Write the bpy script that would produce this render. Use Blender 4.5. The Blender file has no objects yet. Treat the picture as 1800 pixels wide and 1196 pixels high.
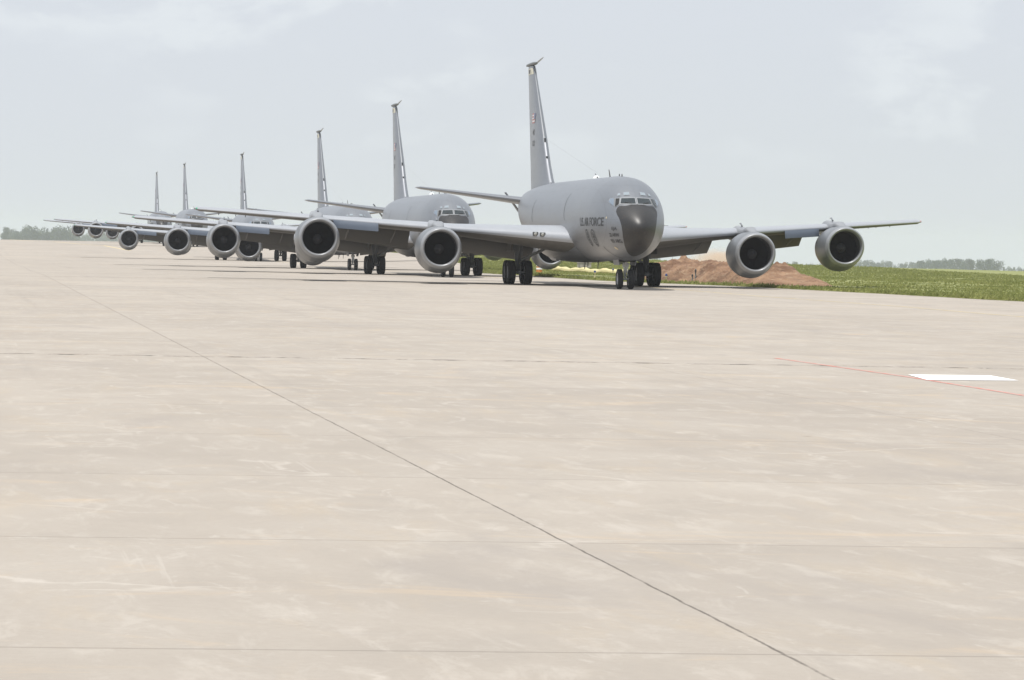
import bpy, bmesh, math, random
import numpy as np
from mathutils import Matrix, Vector
R = math.radians
rnd = random.Random(7)
S = bpy.context.scene
C = S.collection

# ---------------------------------------------------------------- camera
CAM_H, PITCH, ROLL, FPX = 2.115, -0.0272, 0.0172, 6228.1
PITCH = -math.atan((598.0 - 428.4) / FPX)
cp, sp, cr, sr = math.cos(PITCH), math.sin(PITCH), math.cos(ROLL), math.sin(ROLL)
fw = Vector((0, cp, sp)); up0 = Vector((0, -sp, cp)); rt0 = Vector((1, 0, 0))
rt = rt0*cr + up0*sr; upv = -rt0*sr + up0*cr
cd = bpy.data.cameras.new('camera'); cam = bpy.data.objects.new('camera', cd); C.objects.link(cam)
m = Matrix.Identity(4)
for i in range(3):
    m[i][0], m[i][1], m[i][2] = rt[i], upv[i], -fw[i]
m[2][3] = CAM_H
cam.matrix_world = m
cd.sensor_fit = 'HORIZONTAL'; cd.sensor_width = 36.0; cd.lens = FPX/1800*36.0
cd.clip_start = 0.5; cd.clip_end = 9000
S.camera = cam

# ---------------------------------------------------------------- sky, sun, exposure
SUN_EL, SUN_AZ = R(73), R(216)          # azimuth clockwise from +Y (camera looks to +Y)
S.view_settings.view_transform = 'Standard'; S.view_settings.look = 'None'
S.view_settings.gamma = 1.0; S.view_settings.exposure = 0.30
w = bpy.data.worlds.new('World'); S.world = w; w.use_nodes = True
nt = w.node_tree; nt.nodes.clear()
def N(nt, t, **k):
    n = nt.nodes.new(t)
    for a, v in k.items():
        if a == 'inp':
            for q, val in v.items():
                n.inputs[q].default_value = val
        else: setattr(n, a, v)
    return n
L_ = lambda nt, a, b: nt.links.new(a, b)
def mixc(nt, fac, a, b, blend='MIX'):
    n = nt.nodes.new('ShaderNodeMix'); n.data_type = 'RGBA'; n.blend_type = blend
    for sock, v in ((n.inputs[0], fac), (n.inputs[6], a), (n.inputs[7], b)):
        if hasattr(v, 'node'): nt.links.new(v, sock)
        else: sock.default_value = v if not isinstance(v, tuple) or len(v) == 4 else (*v, 1)
    return n.outputs[2]
def mth(nt, op, a, b=None, c=None, clamp=False):
    n = nt.nodes.new('ShaderNodeMath'); n.operation = op; n.use_clamp = clamp
    for i, v in enumerate((a, b, c)):
        if v is None: continue
        if hasattr(v, 'node'): nt.links.new(v, n.inputs[i])
        else: n.inputs[i].default_value = v
    return n.outputs[0]
def sstep(nt, x, lo, hi):
    n = nt.nodes.new('ShaderNodeMapRange'); n.interpolation_type = 'SMOOTHSTEP'
    nt.links.new(x, n.inputs[0]); n.inputs[1].default_value = lo; n.inputs[2].default_value = hi
    return n.outputs[0]
def noise(nt, vec, scale, detail=4, rough=.55, dist=0.0):
    n = nt.nodes.new('ShaderNodeTexNoise'); n.inputs['Scale'].default_value = scale
    n.inputs['Detail'].default_value = detail; n.inputs['Roughness'].default_value = rough
    n.inputs['Distortion'].default_value = dist
    if vec is not None: nt.links.new(vec, n.inputs['Vector'])
    return n.outputs[0]
def vscale(nt, vec, s):
    n = nt.nodes.new('ShaderNodeVectorMath'); n.operation = 'MULTIPLY'
    nt.links.new(vec, n.inputs[0]); n.inputs[1].default_value = s
    return n.outputs[0]

sky = N(nt, 'ShaderNodeTexSky', sky_type='NISHITA', sun_disc=False, sun_elevation=SUN_EL, sun_rotation=SUN_AZ,
        air_density=1.0, dust_density=6.0, ozone_density=1.0)
tc = N(nt, 'ShaderNodeTexCoord')
sv = vscale(nt, tc.outputs['Generated'], (1.0, 1.0, 2.2))
cn = noise(nt, sv, 26.0, 9, .58, .2)
cn2 = noise(nt, sv, 11.0, 3, .5)
sep0 = N(nt, 'ShaderNodeSeparateXYZ'); L_(nt, tc.outputs['Generated'], sep0.inputs[0])
cl = mth(nt, 'MULTIPLY', mth(nt, 'MULTIPLY', sstep(nt, cn, .46, .62), sstep(nt, cn2, .46, .58)), sstep(nt, sep0.outputs[2], .012, .045))
sep = N(nt, 'ShaderNodeSeparateXYZ'); L_(nt, tc.outputs['Generated'], sep.inputs[0])
veil = mixc(nt, sstep(nt, sep.outputs[2], 0.0, .085), (7.08, 7.52, 7.82), (7.0, 7.45, 8.1))
hazy = mixc(nt, .90, sky.outputs[0], veil)
cloudy = mixc(nt, mth(nt, 'MULTIPLY', cl, .38), hazy, (8.1, 8.55, 8.7))
bg = N(nt, 'ShaderNodeBackground'); bg.inputs[1].default_value = 0.0875
L_(nt, cloudy, bg.inputs[0])
wo = N(nt, 'ShaderNodeOutputWorld'); L_(nt, bg.outputs[0], wo.inputs[0])

sl = bpy.data.lights.new('sun', 'SUN'); sl.energy = 3.4; sl.angle = R(0.6); sl.color = (1.0, .965, .91)
sun = bpy.data.objects.new('sun', sl); C.objects.link(sun)
sd = Vector((math.sin(SUN_AZ)*math.cos(SUN_EL), math.cos(SUN_AZ)*math.cos(SUN_EL), math.sin(SUN_EL)))
sun.rotation_euler = sd.to_track_quat('Z', 'Y').to_euler(); sun.location = (0, 0, 60)
try:
    S.cycles.volume_bounces = 1; S.cycles.max_bounces = 8
except Exception: pass

# ---------------------------------------------------------------- helpers
def tag(o, label=None, cat=None, group=None, kind=None):
    if label: o['label'] = label
    if cat: o['category'] = cat
    if group: o['group'] = group
    if kind: o['kind'] = kind
    return o
class MB:
    def __init__(s): s.v = []; s.f = []; s.m = []
    def add(s, vs, fs, mi=0):
        k = len(s.v); s.v += [tuple(p) for p in vs]; s.f += [tuple(i+k for i in f) for f in fs]; s.m += [mi]*len(fs)
    def grid(s, rows, closed=False, mi=0, capa=False, capb=False):
        n = len(rows[0]); vs = [p for r in rows for p in r]; fs = []
        for i in range(len(rows)-1):
            for j in range(n if closed else n-1):
                a = i*n+j; b = i*n+(j+1) % n
                fs.append((a, b, b+n, a+n))
        if capa: fs.append(tuple(range(n-1, -1, -1)))
        if capb: fs.append(tuple((len(rows)-1)*n+j for j in range(n)))
        s.add(vs, fs, mi)
    def box(s, c, d, rot=None, mi=0):
        x, y, z = (q/2 for q in d)
        vs = [Vector((a*x, b*y, e*z)) for a in (-1, 1) for b in (-1, 1) for e in (-1, 1)]
        if rot is not None: vs = [rot @ p for p in vs]
        s.add([p+Vector(c) for p in vs], [(0, 1, 3, 2), (4, 6, 7, 5), (0, 4, 5, 1), (2, 3, 7, 6), (0, 2, 6, 4), (1, 5, 7, 3)], mi)
    def tube(s, pts, rads, n=12, mi=0, cap=True):
        pts = [Vector(p) for p in pts]
        if not isinstance(rads, (list, tuple)): rads = [rads]*len(pts)
        rows = []
        for i, p in enumerate(pts):
            t = (pts[min(i+1, len(pts)-1)]-pts[max(i-1, 0)]).normalized()
            a = t.orthogonal() if i == 0 else (pa - t*pa.dot(t))
            a.normalize(); pa = a; b = t.cross(a)
            rows.append([p+(a*math.cos(q)+b*math.sin(q))*rads[i] for q in (2*math.pi*k/n for k in range(n))])
        s.grid(rows, True, mi, cap, cap)
    def lathe(s, c, axis, prof, n=32, mi=0, cap=False):
        # prof: (distance along axis, radius)
        t = Vector(axis).normalized(); a = t.orthogonal().normalized(); b = t.cross(a); c = Vector(c)
        rows = [[c+t*d+(a*math.cos(q)+b*math.sin(q))*r for q in (2*math.pi*k/n for k in range(n))] for d, r in prof]
        s.grid(rows, True, mi, cap, cap)
    def build(s, name, mats, parent=None, sharp=35, flat=False):
        me = bpy.data.meshes.new(name); me.from_pydata(s.v, [], s.f); me.update()
        for q in (mats if isinstance(mats, (list, tuple)) else [mats]): me.materials.append(q)
        if s.m and max(s.m): me.polygons.foreach_set('material_index', s.m)
        bm = bmesh.new(); bm.from_mesh(me); bmesh.ops.remove_doubles(bm, verts=bm.verts, dist=1e-5)
        if not flat: bmesh.ops.recalc_face_normals(bm, faces=bm.faces)
        bm.to_mesh(me); bm.free()
        if not flat:
            me.polygons.foreach_set('use_smooth', [True]*len(me.polygons)); me.set_sharp_from_angle(angle=R(sharp))
        o = bpy.data.objects.new(name, me); C.objects.link(o)
        if parent: o.parent = parent
        return o
def empty(name, loc, rz=0):
    o = bpy.data.objects.new(name, None); C.objects.link(o); o.location = loc; o.rotation_euler = (0, 0, rz)
    o.empty_display_size = .5
    return o
def itp(tab, x):
    xs = [t[0] for t in tab]
    return tuple(float(np.interp(x, xs, [t[k] for t in tab])) for k in range(1, len(tab[0])))
def smooth_tab(tab):      # monotone-ish cubic (catmull-rom) interpolation of a table
    xs = np.array([t[0] for t in tab], float); ys = np.array([t[1:] for t in tab], float)
    d = np.diff(ys, axis=0)/np.diff(xs)[:, None]
    mm = np.zeros_like(ys); mm[0] = d[0]; mm[-1] = d[-1]
    for i in range(1, len(xs)-1):
        for k in range(ys.shape[1]):
            mm[i, k] = 0 if d[i-1, k]*d[i, k] <= 0 else 2*d[i-1, k]*d[i, k]/(d[i-1, k]+d[i, k])
    def f(x):
        x = min(max(x, xs[0]), xs[-1]); i = min(int(np.searchsorted(xs, x, 'right'))-1, len(xs)-2); i = max(i, 0)
        h = xs[i+1]-xs[i]; t = (x-xs[i])/h
        return tuple((2*t**3-3*t*t+1)*ys[i]+(t**3-2*t*t+t)*h*mm[i]+(-2*t**3+3*t*t)*ys[i+1]+(t**3-t*t)*h*mm[i+1])
    return f

# ---------------------------------------------------------------- materials
def pmat(name, col, rough=.5, metal=0.0, coat=0.0, spec=.5):
    mt = bpy.data.materials.new(name); mt.use_nodes = True
    b = mt.node_tree.nodes['Principled BSDF']
    b.inputs['Base Color'].default_value = (*col, 1); b.inputs['Roughness'].default_value = rough
    b.inputs['Metallic'].default_value = metal; b.inputs['Coat Weight'].default_value = coat; b.inputs['Coat Roughness'].default_value = .40
    b.inputs['Specular IOR Level'].default_value = spec
    return mt
def worn(name, col, rough=.45, var=.18, scale=1.2, stretch=(1, .35, 1), metal=0.0, coat=0., dirt=(.10, .09, .08), dirtamt=.25, bump=.0):
    mt = pmat(name, col, rough, metal, coat); n = mt.node_tree; b = n.nodes['Principled BSDF']
    t = N(n, 'ShaderNodeTexCoord'); v = vscale(n, t.outputs['Object'], stretch)
    a = noise(n, v, scale, 5, .6); c2 = noise(n, v, scale*6, 4, .6)
    c1 = mixc(n, a, tuple(q*(1-var) for q in col), tuple(min(1, q*(1+var)) for q in col))
    fac = mth(n, 'MULTIPLY', sstep(n, c2, .5, .8), dirtamt)
    L_(n, mixc(n, fac, c1, dirt), b.inputs['Base Color'])
    L_(n, mth(n, 'ADD', mth(n, 'MULTIPLY', a, .25), rough-.12), b.inputs['Roughness'])
    if bump:
        bp = N(n, 'ShaderNodeBump', inp={'Strength': bump, 'Distance': .02}); L_(n, c2, bp.inputs['Height']); L_(n, bp.outputs[0], b.inputs['Normal'])
    return mt
GRAY = (.128, .140, .160)
M = {}
# aircraft skin: panel seams in object space
def skin(name, col, rough=.48):
    mt = worn(name, col, rough, .07, .6, (1, .25, 1), 0, 1.0, (.07, .065, .06), .35)
    n = mt.node_tree; b = n.nodes['Principled BSDF']
    b.inputs['Specular IOR Level'].default_value = .9; b.inputs['Metallic'].default_value = .22
    src = b.inputs['Base Color'].links[0].from_socket
    t = N(n, 'ShaderNodeTexCoord'); br = N(n, 'ShaderNodeSeparateXYZ'); L_(n, t.outputs['Object'], br.inputs[0])
    y = mth(n, 'FRACT', mth(n, 'DIVIDE', br.outputs[1], 1.53)); ln = mth(n, 'LESS_THAN', y, .012)
    z = mth(n, 'FRACT', mth(n, 'DIVIDE', br.outputs[2], .83)); lz = mth(n, 'LESS_THAN', z, .016)
    x = mth(n, 'FRACT', mth(n, 'DIVIDE', br.outputs[0], 1.37)); lx = mth(n, 'LESS_THAN', x, .012)
    g = mth(n, 'MULTIPLY', mth(n, 'MAXIMUM', mth(n, 'MAXIMUM', ln, lz), lx), .6)
    L_(n, mixc(n, g, src, tuple(q*.55 for q in col)), b.inputs['Base Color'])
    return mt
M['cap'] = pmat('grey_fin_cap_paint', (.16, .175, .18), .5)
M['skin'] = skin('grey_aircraft_paint', GRAY)
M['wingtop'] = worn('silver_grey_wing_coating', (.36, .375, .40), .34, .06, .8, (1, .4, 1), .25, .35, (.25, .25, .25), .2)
M['wingunder'] = worn('shade_darkened_wing_underside', (.105, .100, .092), .55, .15, .7, (1, .3, 1), 0, 0, (.06, .055, .045), .4)  # dark base colour stands in for underwing shade; the noise adds grime
M['nacelle'] = worn('grey_nacelle_paint', (.140, .149, .160), .36, .06, 1.0, (1, 1, 1), 0, .35, (.12, .11, .10), .15)
M['pylon'] = worn('pale_pylon_paint', (.24, .25, .265), .4, .08, 2, (1, 1, 1), 0, .3)
M['lip'] = worn('worn_metal_lip', (.27, .28, .295), .34, .08, 3, (1, 1, 1), .15, .3, (.2, .19, .18), .2)
M['duct'] = pmat('dark_intake_duct', (.07, .07, .075), .6)
M['fan'] = pmat('dark_fan_metal', (.05, .05, .055), .45, .4)
M['radome'] = worn('black_radome_paint', (.019, .018, .018), .46, .2, 1.5, (1, 1, 1), 0, .1, (.07, .055, .04), .5)
M['tyre'] = worn('tyre_rubber', (.022, .022, .023), .8, .2, 6, (1, 1, 1), 0, 0, (.06, .05, .045), .2)
M['hub'] = worn('wheel_hub_paint', (.42, .43, .44), .5, .1, 6, (1, 1, 1), .1)
M['gear'] = worn('grimy_gear_metal', (.20, .21, .22), .5, .25, 6, (1, 1, 1), .2, 0, (.03, .03, .03), .7)
M['gearwhite'] = worn('gear_leg_white', (.52, .53, .52), .45, .2, 6, (1, 1, 1), .0, 0, (.05, .05, .05), .6)
M['glass'] = pmat('cockpit_glass', (.015, .022, .024), .08, 0, 0, .9)
M['sideglass'] = pmat('cockpit_side_glass', (.16, .20, .25), .10, 0, 0, .9)
M['eyeglass'] = pmat('eyebrow_glass', (.25, .29, .32), .06, 0, 0, .9)  # pale colour paints in the bright glare on the eyebrow panes
M['frame'] = pmat('bare_window_frame', (.33, .34, .35), .35, .2)
M['dark'] = pmat('black_marking_paint', (.045, .048, .052), .5)
M['mark'] = pmat('faded_marking_paint', (.080, .084, .088), .6)
M['antenna'] = pmat('black_antenna_plastic', (.03, .03, .032), .5)
M['white'] = pmat('white_dome_plastic', (.85, .86, .86), .4)
M['blueflap'] = worn('blue_grey_flap_paint', (.085, .105, .140), .45, .08, 2, (1, 1, 1), 0, 0)
M['flap'] = worn('grimy_flap_paint', (.105, .100, .090), .6, .12, 1.4, (1, 1, 1), 0, 0, (.10, .09, .08), .4)
M['tanband'] = worn('pale_tan_band', (.52, .50, .40), .5, .15, 3)
M['stripe'] = pmat('polished_leading_edge', (.45, .46, .49), .35, .25)
M['flagred'] = pmat('faded_red_stripe', (.42, .22, .21), .6)
M['flagwhite'] = pmat('faded_white_stripe', (.62, .60, .60), .6)
M['flagblue'] = pmat('faded_blue_canton', (.17, .19, .28), .6)
M['lamp'] = pmat('lamp_glass', (.45, .45, .42), .12, .3)
M['beige'] = pmat('beige_patch', (.60, .52, .36), .6)
M['ltgray'] = pmat('light_strut_paint', (.40, .41, .41), .5)
M['green'] = pmat('green_lens', (.05, .40, .22), .2)
M['bay'] = pmat('black_opening_fill', (.02, .02, .02), .9)  # flat black in place of shade inside the nose well and open window

# ================================================================ terrain
def U(X, Y): return X + .155*Y
ROWS = [(-60, 0), (190, 0), (226, -.164), (255, -.164), (290, -.338), (410, -.323), (500, .84), (530, .87), (594, 1.08), (620, 1.10), (648, 1.25)]
def left_z(Y):
    if Y <= 648: return float(np.interp(Y, [r[0] for r in ROWS], [r[1] for r in ROWS]))
    return float(np.interp(Y, [648, 700, 800, 1100, 2600, 5200], [1.25, .6, -3, -9, -14, -18]))
def crest(a): return float(np.interp(a, [(x-900)/FPX for x in (300, 700, 917, 1165, 1250, 1400, 1600, 1800)], [.8, .5, .5, -.02, -.12, -.25, -.5, -.62]))
def right_z(X, Y):
    c = crest(X/max(Y, 50.))
    if Y <= 300: return left_z(Y)
    if Y <= 500: return float(np.interp(Y, [300, 380, 460, 500], [-.338, -.25+.3*c, c-.06, c]))
    if X/Y < .03 and Y < 560: return c
    return float(np.interp(Y, [500, 560, 700, 1100, 2600, 5200], [c, c-.5, -3.5, -12, -26, -42]))
def TZ(X, Y):
    t = min(max((U(X, Y)-41)/26., 0), 1); t = t*t*(3-2*t)
    return left_z(Y)*(1-t) + right_z(X, Y)*t
EDGE = [(-60, 57), (120, 47.2), (152, 45.5), (181, 43.2), (209, 41.4), (233, 40.4), (262, 40.2), (283, 41.4), (300, 43.5), (329, 47.6), (365, 52), (400, 55.5), (440, 58.5), (480, 60.5), (514, 59.5), (530, 54), (545, 49), (648, 44), (760, 44)]
def edge_u(Y): return float(np.interp(Y, [e[0] for e in EDGE], [e[1] for e in EDGE])) + .12*math.sin(Y*.23)+.08*math.sin(Y*.71)
ys = list(np.arange(-60, 150, 10)) + list(np.arange(150, 320, 3.0)) + list(np.arange(320, 660, 6.0)) + list(np.arange(660, 760, 12)) + [800, 900, 1000, 1100, 1300, 1600, 2000, 2600, 3500, 5200]
# apron
ap = MB(); rows = []
for Y in [y for y in ys if y <= 700]:
    e = edge_u(Y)-.155*Y
    xs = [-900, -500, -300, -200, -140, -100, -70, -50] + list(np.linspace(-40, e-.01, 14)) if e > -35 else [-900, -500, -300, -200, -140] + list(np.linspace(-120, e-.01, 17))
    rows.append([(x, Y, TZ(x, Y)) for x in xs])
ap.grid(rows)

cm = bpy.data.materials.new('weathered_concrete'); cm.use_nodes = True
n = cm.node_tree; b = n.nodes['Principled BSDF']
geo = N(n, 'ShaderNodeNewGeometry'); pos = geo.outputs['Position']
sp_ = N(n, 'ShaderNodeSeparateXYZ'); L_(n, pos, sp_.inputs[0]); PX, PY = sp_.outputs[0], sp_.outputs[1]
uu = mth(n, 'ADD', PX, mth(n, 'MULTIPLY', PY, .155))
vv = mth(n, 'SUBTRACT', PY, mth(n, 'MULTIPLY', PX, .065))
cb = N(n, 'ShaderNodeCombineXYZ'); L_(n, uu, cb.inputs[0]); L_(n, vv, cb.inputs[1]); UV = cb.outputs[0]
big = noise(n, vscale(n, UV, (.10, .035, 1)), 1.0, 5, .6)
mid = noise(n, vscale(n, UV, (.55, .35, 1)), 1.0, 6, .62, .4)
mid2 = noise(n, vscale(n, UV, (.9, .22, 1)), 1.3, 5, .65, .6)
fine = noise(n, UV, 14.0, 6, .7)
grit = noise(n, UV, 70.0, 3, .7)
iu = mth(n, 'DIVIDE', mth(n, 'SUBTRACT', uu, 4.3), 7.62); iv = mth(n, 'DIVIDE', mth(n, 'SUBTRACT', vv, 18.3), 6.75)
ci = N(n, 'ShaderNodeCombineXYZ'); L_(n, mth(n, 'FLOOR', iu), ci.inputs[0]); L_(n, mth(n, 'FLOOR', iv), ci.inputs[1])
wn = N(n, 'ShaderNodeTexWhiteNoise', noise_dimensions='2D'); L_(n, ci.outputs[0], wn.inputs[0])
col = mixc(n, sstep(n, big, .3, .7), (.405, .375, .340), (.470, .438, .398))
col = mixc(n, mth(n, 'MULTIPLY', sstep(n, mid, .42, .72), .5), col, (.51, .485, .45))
col = mixc(n, mth(n, 'MULTIPLY', sstep(n, mid2, .52, .74), .45), col, (.50, .43, .335))
col = mixc(n, mth(n, 'MULTIPLY', sstep(n, mth(n, 'SUBTRACT', 1.0, mid), .5, .7), .35), col, (.355, .335, .31))
col = mixc(n, mth(n, 'MULTIPLY', wn.outputs[0], .42), col, (.375, .35, .32))
col = mixc(n, mth(n, 'MULTIPLY', sstep(n, fine, .35, .75), .26), col, (.33, .305, .275))
blot = noise(n, vscale(n, UV, (1.0, .28, 1)), 2.6, 8, .72, .5)
col = mixc(n, mth(n, 'MULTIPLY', sstep(n, blot, .50, .68), .40), col, (.56, .535, .50))
col = mixc(n, mth(n, 'MULTIPLY', sstep(n, grit, .62, .75), .35), col, (.62, .60, .56))
# pale scuffs and hairline cracks
wv = N(n, 'ShaderNodeTexVoronoi', feature='DISTANCE_TO_EDGE'); wv.inputs['Scale'].default_value = .22
ds = N(n, 'ShaderNodeVectorMath', operation='ADD'); L_(n, UV, ds.inputs[0])
nz = N(n, 'ShaderNodeTexNoise'); nz.inputs['Scale'].default_value = .5; nz.inputs['Detail'].default_value = 6; L_(n, UV, nz.inputs['Vector'])
nzs = vscale(n, nz.outputs['Color'], (3.2, 3.2, 0)); L_(n, nzs, ds.inputs[1]); L_(n, ds.outputs[0], wv.inputs['Vector'])
lnm = mth(n, 'SUBTRACT', 1.0, sstep(n, wv.outputs['Distance'], .0, .012))
msk = sstep(n, noise(n, UV, .35, 3, .5), .5, .62)
col = mixc(n, mth(n, 'MULTIPLY', mth(n, 'MULTIPLY', lnm, msk), .5), col, (.60, .575, .54))
scuf = noise(n, vscale(n, UV, (1.5, .7, 1)), 1.6, 8, .75, 1.2)
col = mixc(n, mth(n, 'MULTIPLY', sstep(n, scuf, .58, .70), .45), col, (.585, .565, .535))
vs_ = N(n, 'ShaderNodeTexVoronoi'); vs_.inputs['Scale'].default_value = .8; L_(n, UV, vs_.inputs['Vector'])
sk = mth(n, 'MULTIPLY', mth(n, 'SUBTRACT', 1.0, sstep(n, vs_.outputs['Distance'], .015, .06)), sstep(n, noise(n, UV, .6, 2, .5), .52, .6))
col = mixc(n, mth(n, 'MULTIPLY', sk, .6), col, (.17, .15, .13))
oil = noise(n, vscale(n, UV, (.35, .14, 1)), 1.0, 7, .65, .9)
col = mixc(n, mth(n, 'MULTIPLY', sstep(n, oil, .54, .70), .5), col, (.345, .325, .31))
och = noise(n, vscale(n, UV, (.28, .5, 1)), 1.1, 7, .7, 1.2)
col = mixc(n, mth(n, 'MULTIPLY', sstep(n, och, .55, .70), .45), col, (.54, .445, .34))
# long faint tyre streaks down the taxi line
tr = noise(n, vscale(n, UV, (1.1, .012, 1)), 1.0, 4, .6)
col = mixc(n, mth(n, 'MULTIPLY', sstep(n, tr, .55, .75), .30), col, (.30, .285, .27))
ps1 = noise(n, vscale(n, UV, (5.5, .10, 1)), 1.0, 5, .7, .25)
col = mixc(n, mth(n, 'MULTIPLY', mth(n, 'MULTIPLY', sstep(n, ps1, .60, .70), msk), .28), col, (.62, .60, .57))
# joints
def line(n, coord, width, soft):
    f = mth(n, 'ABSOLUTE', mth(n, 'SUBTRACT', mth(n, 'FRACT', mth(n, 'ADD', coord, .5)), .5))
    return mth(n, 'SUBTRACT', 1.0, sstep(n, f, width, soft))
wob = mth(n, 'MULTIPLY', mth(n, 'SUBTRACT', noise(n, UV, 1.5, 5, .7), .5), .006)
brk = sstep(n, noise(n, UV, 1.1, 5, .75), .36, .56)
ju = mth(n, 'MULTIPLY', line(n, mth(n, 'ADD', iu, wob), .0006, .0021), mth(n, 'ADD', mth(n, 'MULTIPLY', brk, .55), .30))
near0 = mth(n, 'LESS_THAN', mth(n, 'ABSOLUTE', mth(n, 'SUBTRACT', uu, 4.3)), 1.0)
ju = mth(n, 'MULTIPLY', ju, mth(n, 'ADD', mth(n, 'MULTIPLY', near0, .5), .42))
col = mixc(n, ju, col, (.10, .09, .08))
jv = mth(n, 'MULTIPLY', line(n, mth(n, 'ADD', iv, wob), .0014, .005), .36)
col = mixc(n, jv, col, (.15, .14, .125))
b2 = sstep(n, noise(n, UV, 1.9, 7, .85), .49, .55)
def tarjoint(v0, wdt, s):
    d_ = mth(n, 'ABSOLUTE', mth(n, 'SUBTRACT', mth(n, 'ADD', vv, mth(n, 'MULTIPLY', wob, 12)), v0))
    return mth(n, 'MULTIPLY', mth(n, 'MULTIPLY', mth(n, 'SUBTRACT', 1.0, sstep(n, d_, wdt*.5, wdt)), b2), s)
for v0, wd, s_ in ((63.75, .30, .9), (126.2, .5, .35), (152, .8, .35), (186, 1.2, .5), (214, 1.4, .35)):
    col = mixc(n, tarjoint(v0, wd, s_), col, (.07, .065, .06))
col = mixc(n, 1.0, col, (.825, .790, .750), 'MULTIPLY')
L_(n, col, b.inputs['Base Color']); b.inputs['Roughness'].default_value = .88; b.inputs['Specular IOR Level'].default_value = .25
bp = N(n, 'ShaderNodeBump', inp={'Strength': .35, 'Distance': .01}); L_(n, mth(n, 'ADD', fine, mth(n, 'MULTIPLY', grit, .6)), bp.inputs['Height']); L_(n, bp.outputs[0], b.inputs['Normal'])
apron = tag(ap.build('taxiway', cm), kind='structure', label='wide pale concrete taxiway with tarred slab joints')

# grass terrain
gm = bpy.data.materials.new('mown_grass'); gm.use_nodes = True
n = gm.node_tree; b = n.nodes['Principled BSDF']
geo = N(n, 'ShaderNodeNewGeometry'); pos = geo.outputs['Position']
a = noise(n, vscale(n, pos, (1, .25, 1)), .12, 6, .65); c_ = noise(n, pos, 1.1, 5, .7)
g1 = mixc(n, sstep(n, a, .3, .7), (.165, .185, .052), (.235, .245, .080))
g1 = mixc(n, mth(n, 'MULTIPLY', sstep(n, c_, .45, .8), .55), g1, (.28, .25, .11))
L_(n, g1, b.inputs['Base Color']); b.inputs['Roughness'].default_value = .9
gr = MB(); rows = []
for Y in ys:
    e = edge_u(Y)-.155*Y if Y <= 700 else edge_u(700)-.155*Y
    xs = [-4200, -900, -300, -120] + [e-6, e-.02] if e > -110 else [-4200, -1200, -700, -500] + [e-6, e-.02]
    r_ = [(x, Y, TZ(x, Y)-.5 if Y <= 700 else TZ(x, Y)) for x in xs]
    r_ += [(x, Y, TZ(x, Y)+(.05 if x > e+.5 else .02)+(.04*math.sin(x*1.7+Y*.3)+.03*math.sin(x*.9-Y*.13))*(x > e+1)) for x in [e, e+1, e+3] + list(np.linspace(e+6, e+90, 22)) + [e+150, e+300, e+700, e+4200]]
    rows.append(r_)
gr.grid(rows)
tag(gr.build('ground', gm), kind='structure', label='green grass field falling away beyond the taxiway')

# grass tufts (stuff)
rg = np.random.default_rng(5)
NT = 56000
Yv = 148 + (500-148)*rg.random(NT)**1.35
off = rg.random(NT)**1.5*26
tx, ty = [], []
V = []; F = []
k = 0
for i in range(NT):
    Y = float(Yv[i]); X = edge_u(Y)-.155*Y + .1 + float(off[i])*(1+Y/300)
    if X/Y > .152 or X/Y < -.05: continue
    if U(X, Y) < edge_u(Y)+7 and 189 < Y < 262 and U(X, Y) > edge_u(Y)+1.6: continue
    z = TZ(X, Y)+.02; hgt = (.05+.10*rg.random())*(1.5 if off[i] < .5 and rg.random() < .4 else 1)*(.7+Y/400)
    for q in range(3):
        an = rg.random()*6.283; wd = .05+.07*rg.random(); dx, dy = math.cos(an)*wd, math.sin(an)*wd
        ln_ = (rg.random()-.5)*.30; px_, py_ = (rg.random()-.5)*.35, (rg.random()-.5)*.35
        V += [(X+px_-dx, Y+py_-dy, z), (X+px_+dx, Y+py_+dy, z), (X+px_+ln_, Y+py_+ln_*.5, z+hgt*(.6+.6*rg.random()))]
        F.append((k, k+1, k+2)); k += 3
tm = bpy.data.materials.new('grass_blades'); tm.use_nodes = True
n = tm.node_tree; b = n.nodes['Principled BSDF']; geo = N(n, 'ShaderNodeNewGeometry')
rp = N(n, 'ShaderNodeTexWhiteNoise', noise_dimensions='3D'); L_(n, vscale(n, geo.outputs['Position'], (1, 1, 0)), rp.inputs[0])
a = noise(n, vscale(n, geo.outputs['Position'], (1, .3, .3)), .35, 4, .6)
c1 = mixc(n, sstep(n, a, .3, .7), (.20, .225, .062), (.31, .325, .105))
ri = geo.outputs['Random Per Island']
c1 = mixc(n, mth(n, 'MULTIPLY', sstep(n, ri, .5, 1.0), .22), c1, (.50, .44, .22))
tl_ = N(n, 'ShaderNodeBsdfTranslucent'); ms = N(n, 'ShaderNodeMixShader'); ms.inputs[0].default_value = .5
L_(n, c1, b.inputs['Base Color']); L_(n, c1, tl_.inputs[0]); b.inputs['Roughness'].default_value = .8
L_(n, b.outputs[0], ms.inputs[1]); L_(n, tl_.outputs[0], ms.inputs[2]); L_(n, ms.outputs[0], n.nodes['Material Output'].inputs[0])
me = bpy.data.meshes.new('grass'); me.from_pydata(V, [], F); me.materials.append(tm)
go = bpy.data.objects.new('grass', me); C.objects.link(go)
tag(go, 'tufts of green and straw coloured grass beside the taxiway', 'grass', kind='stuff')

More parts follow.
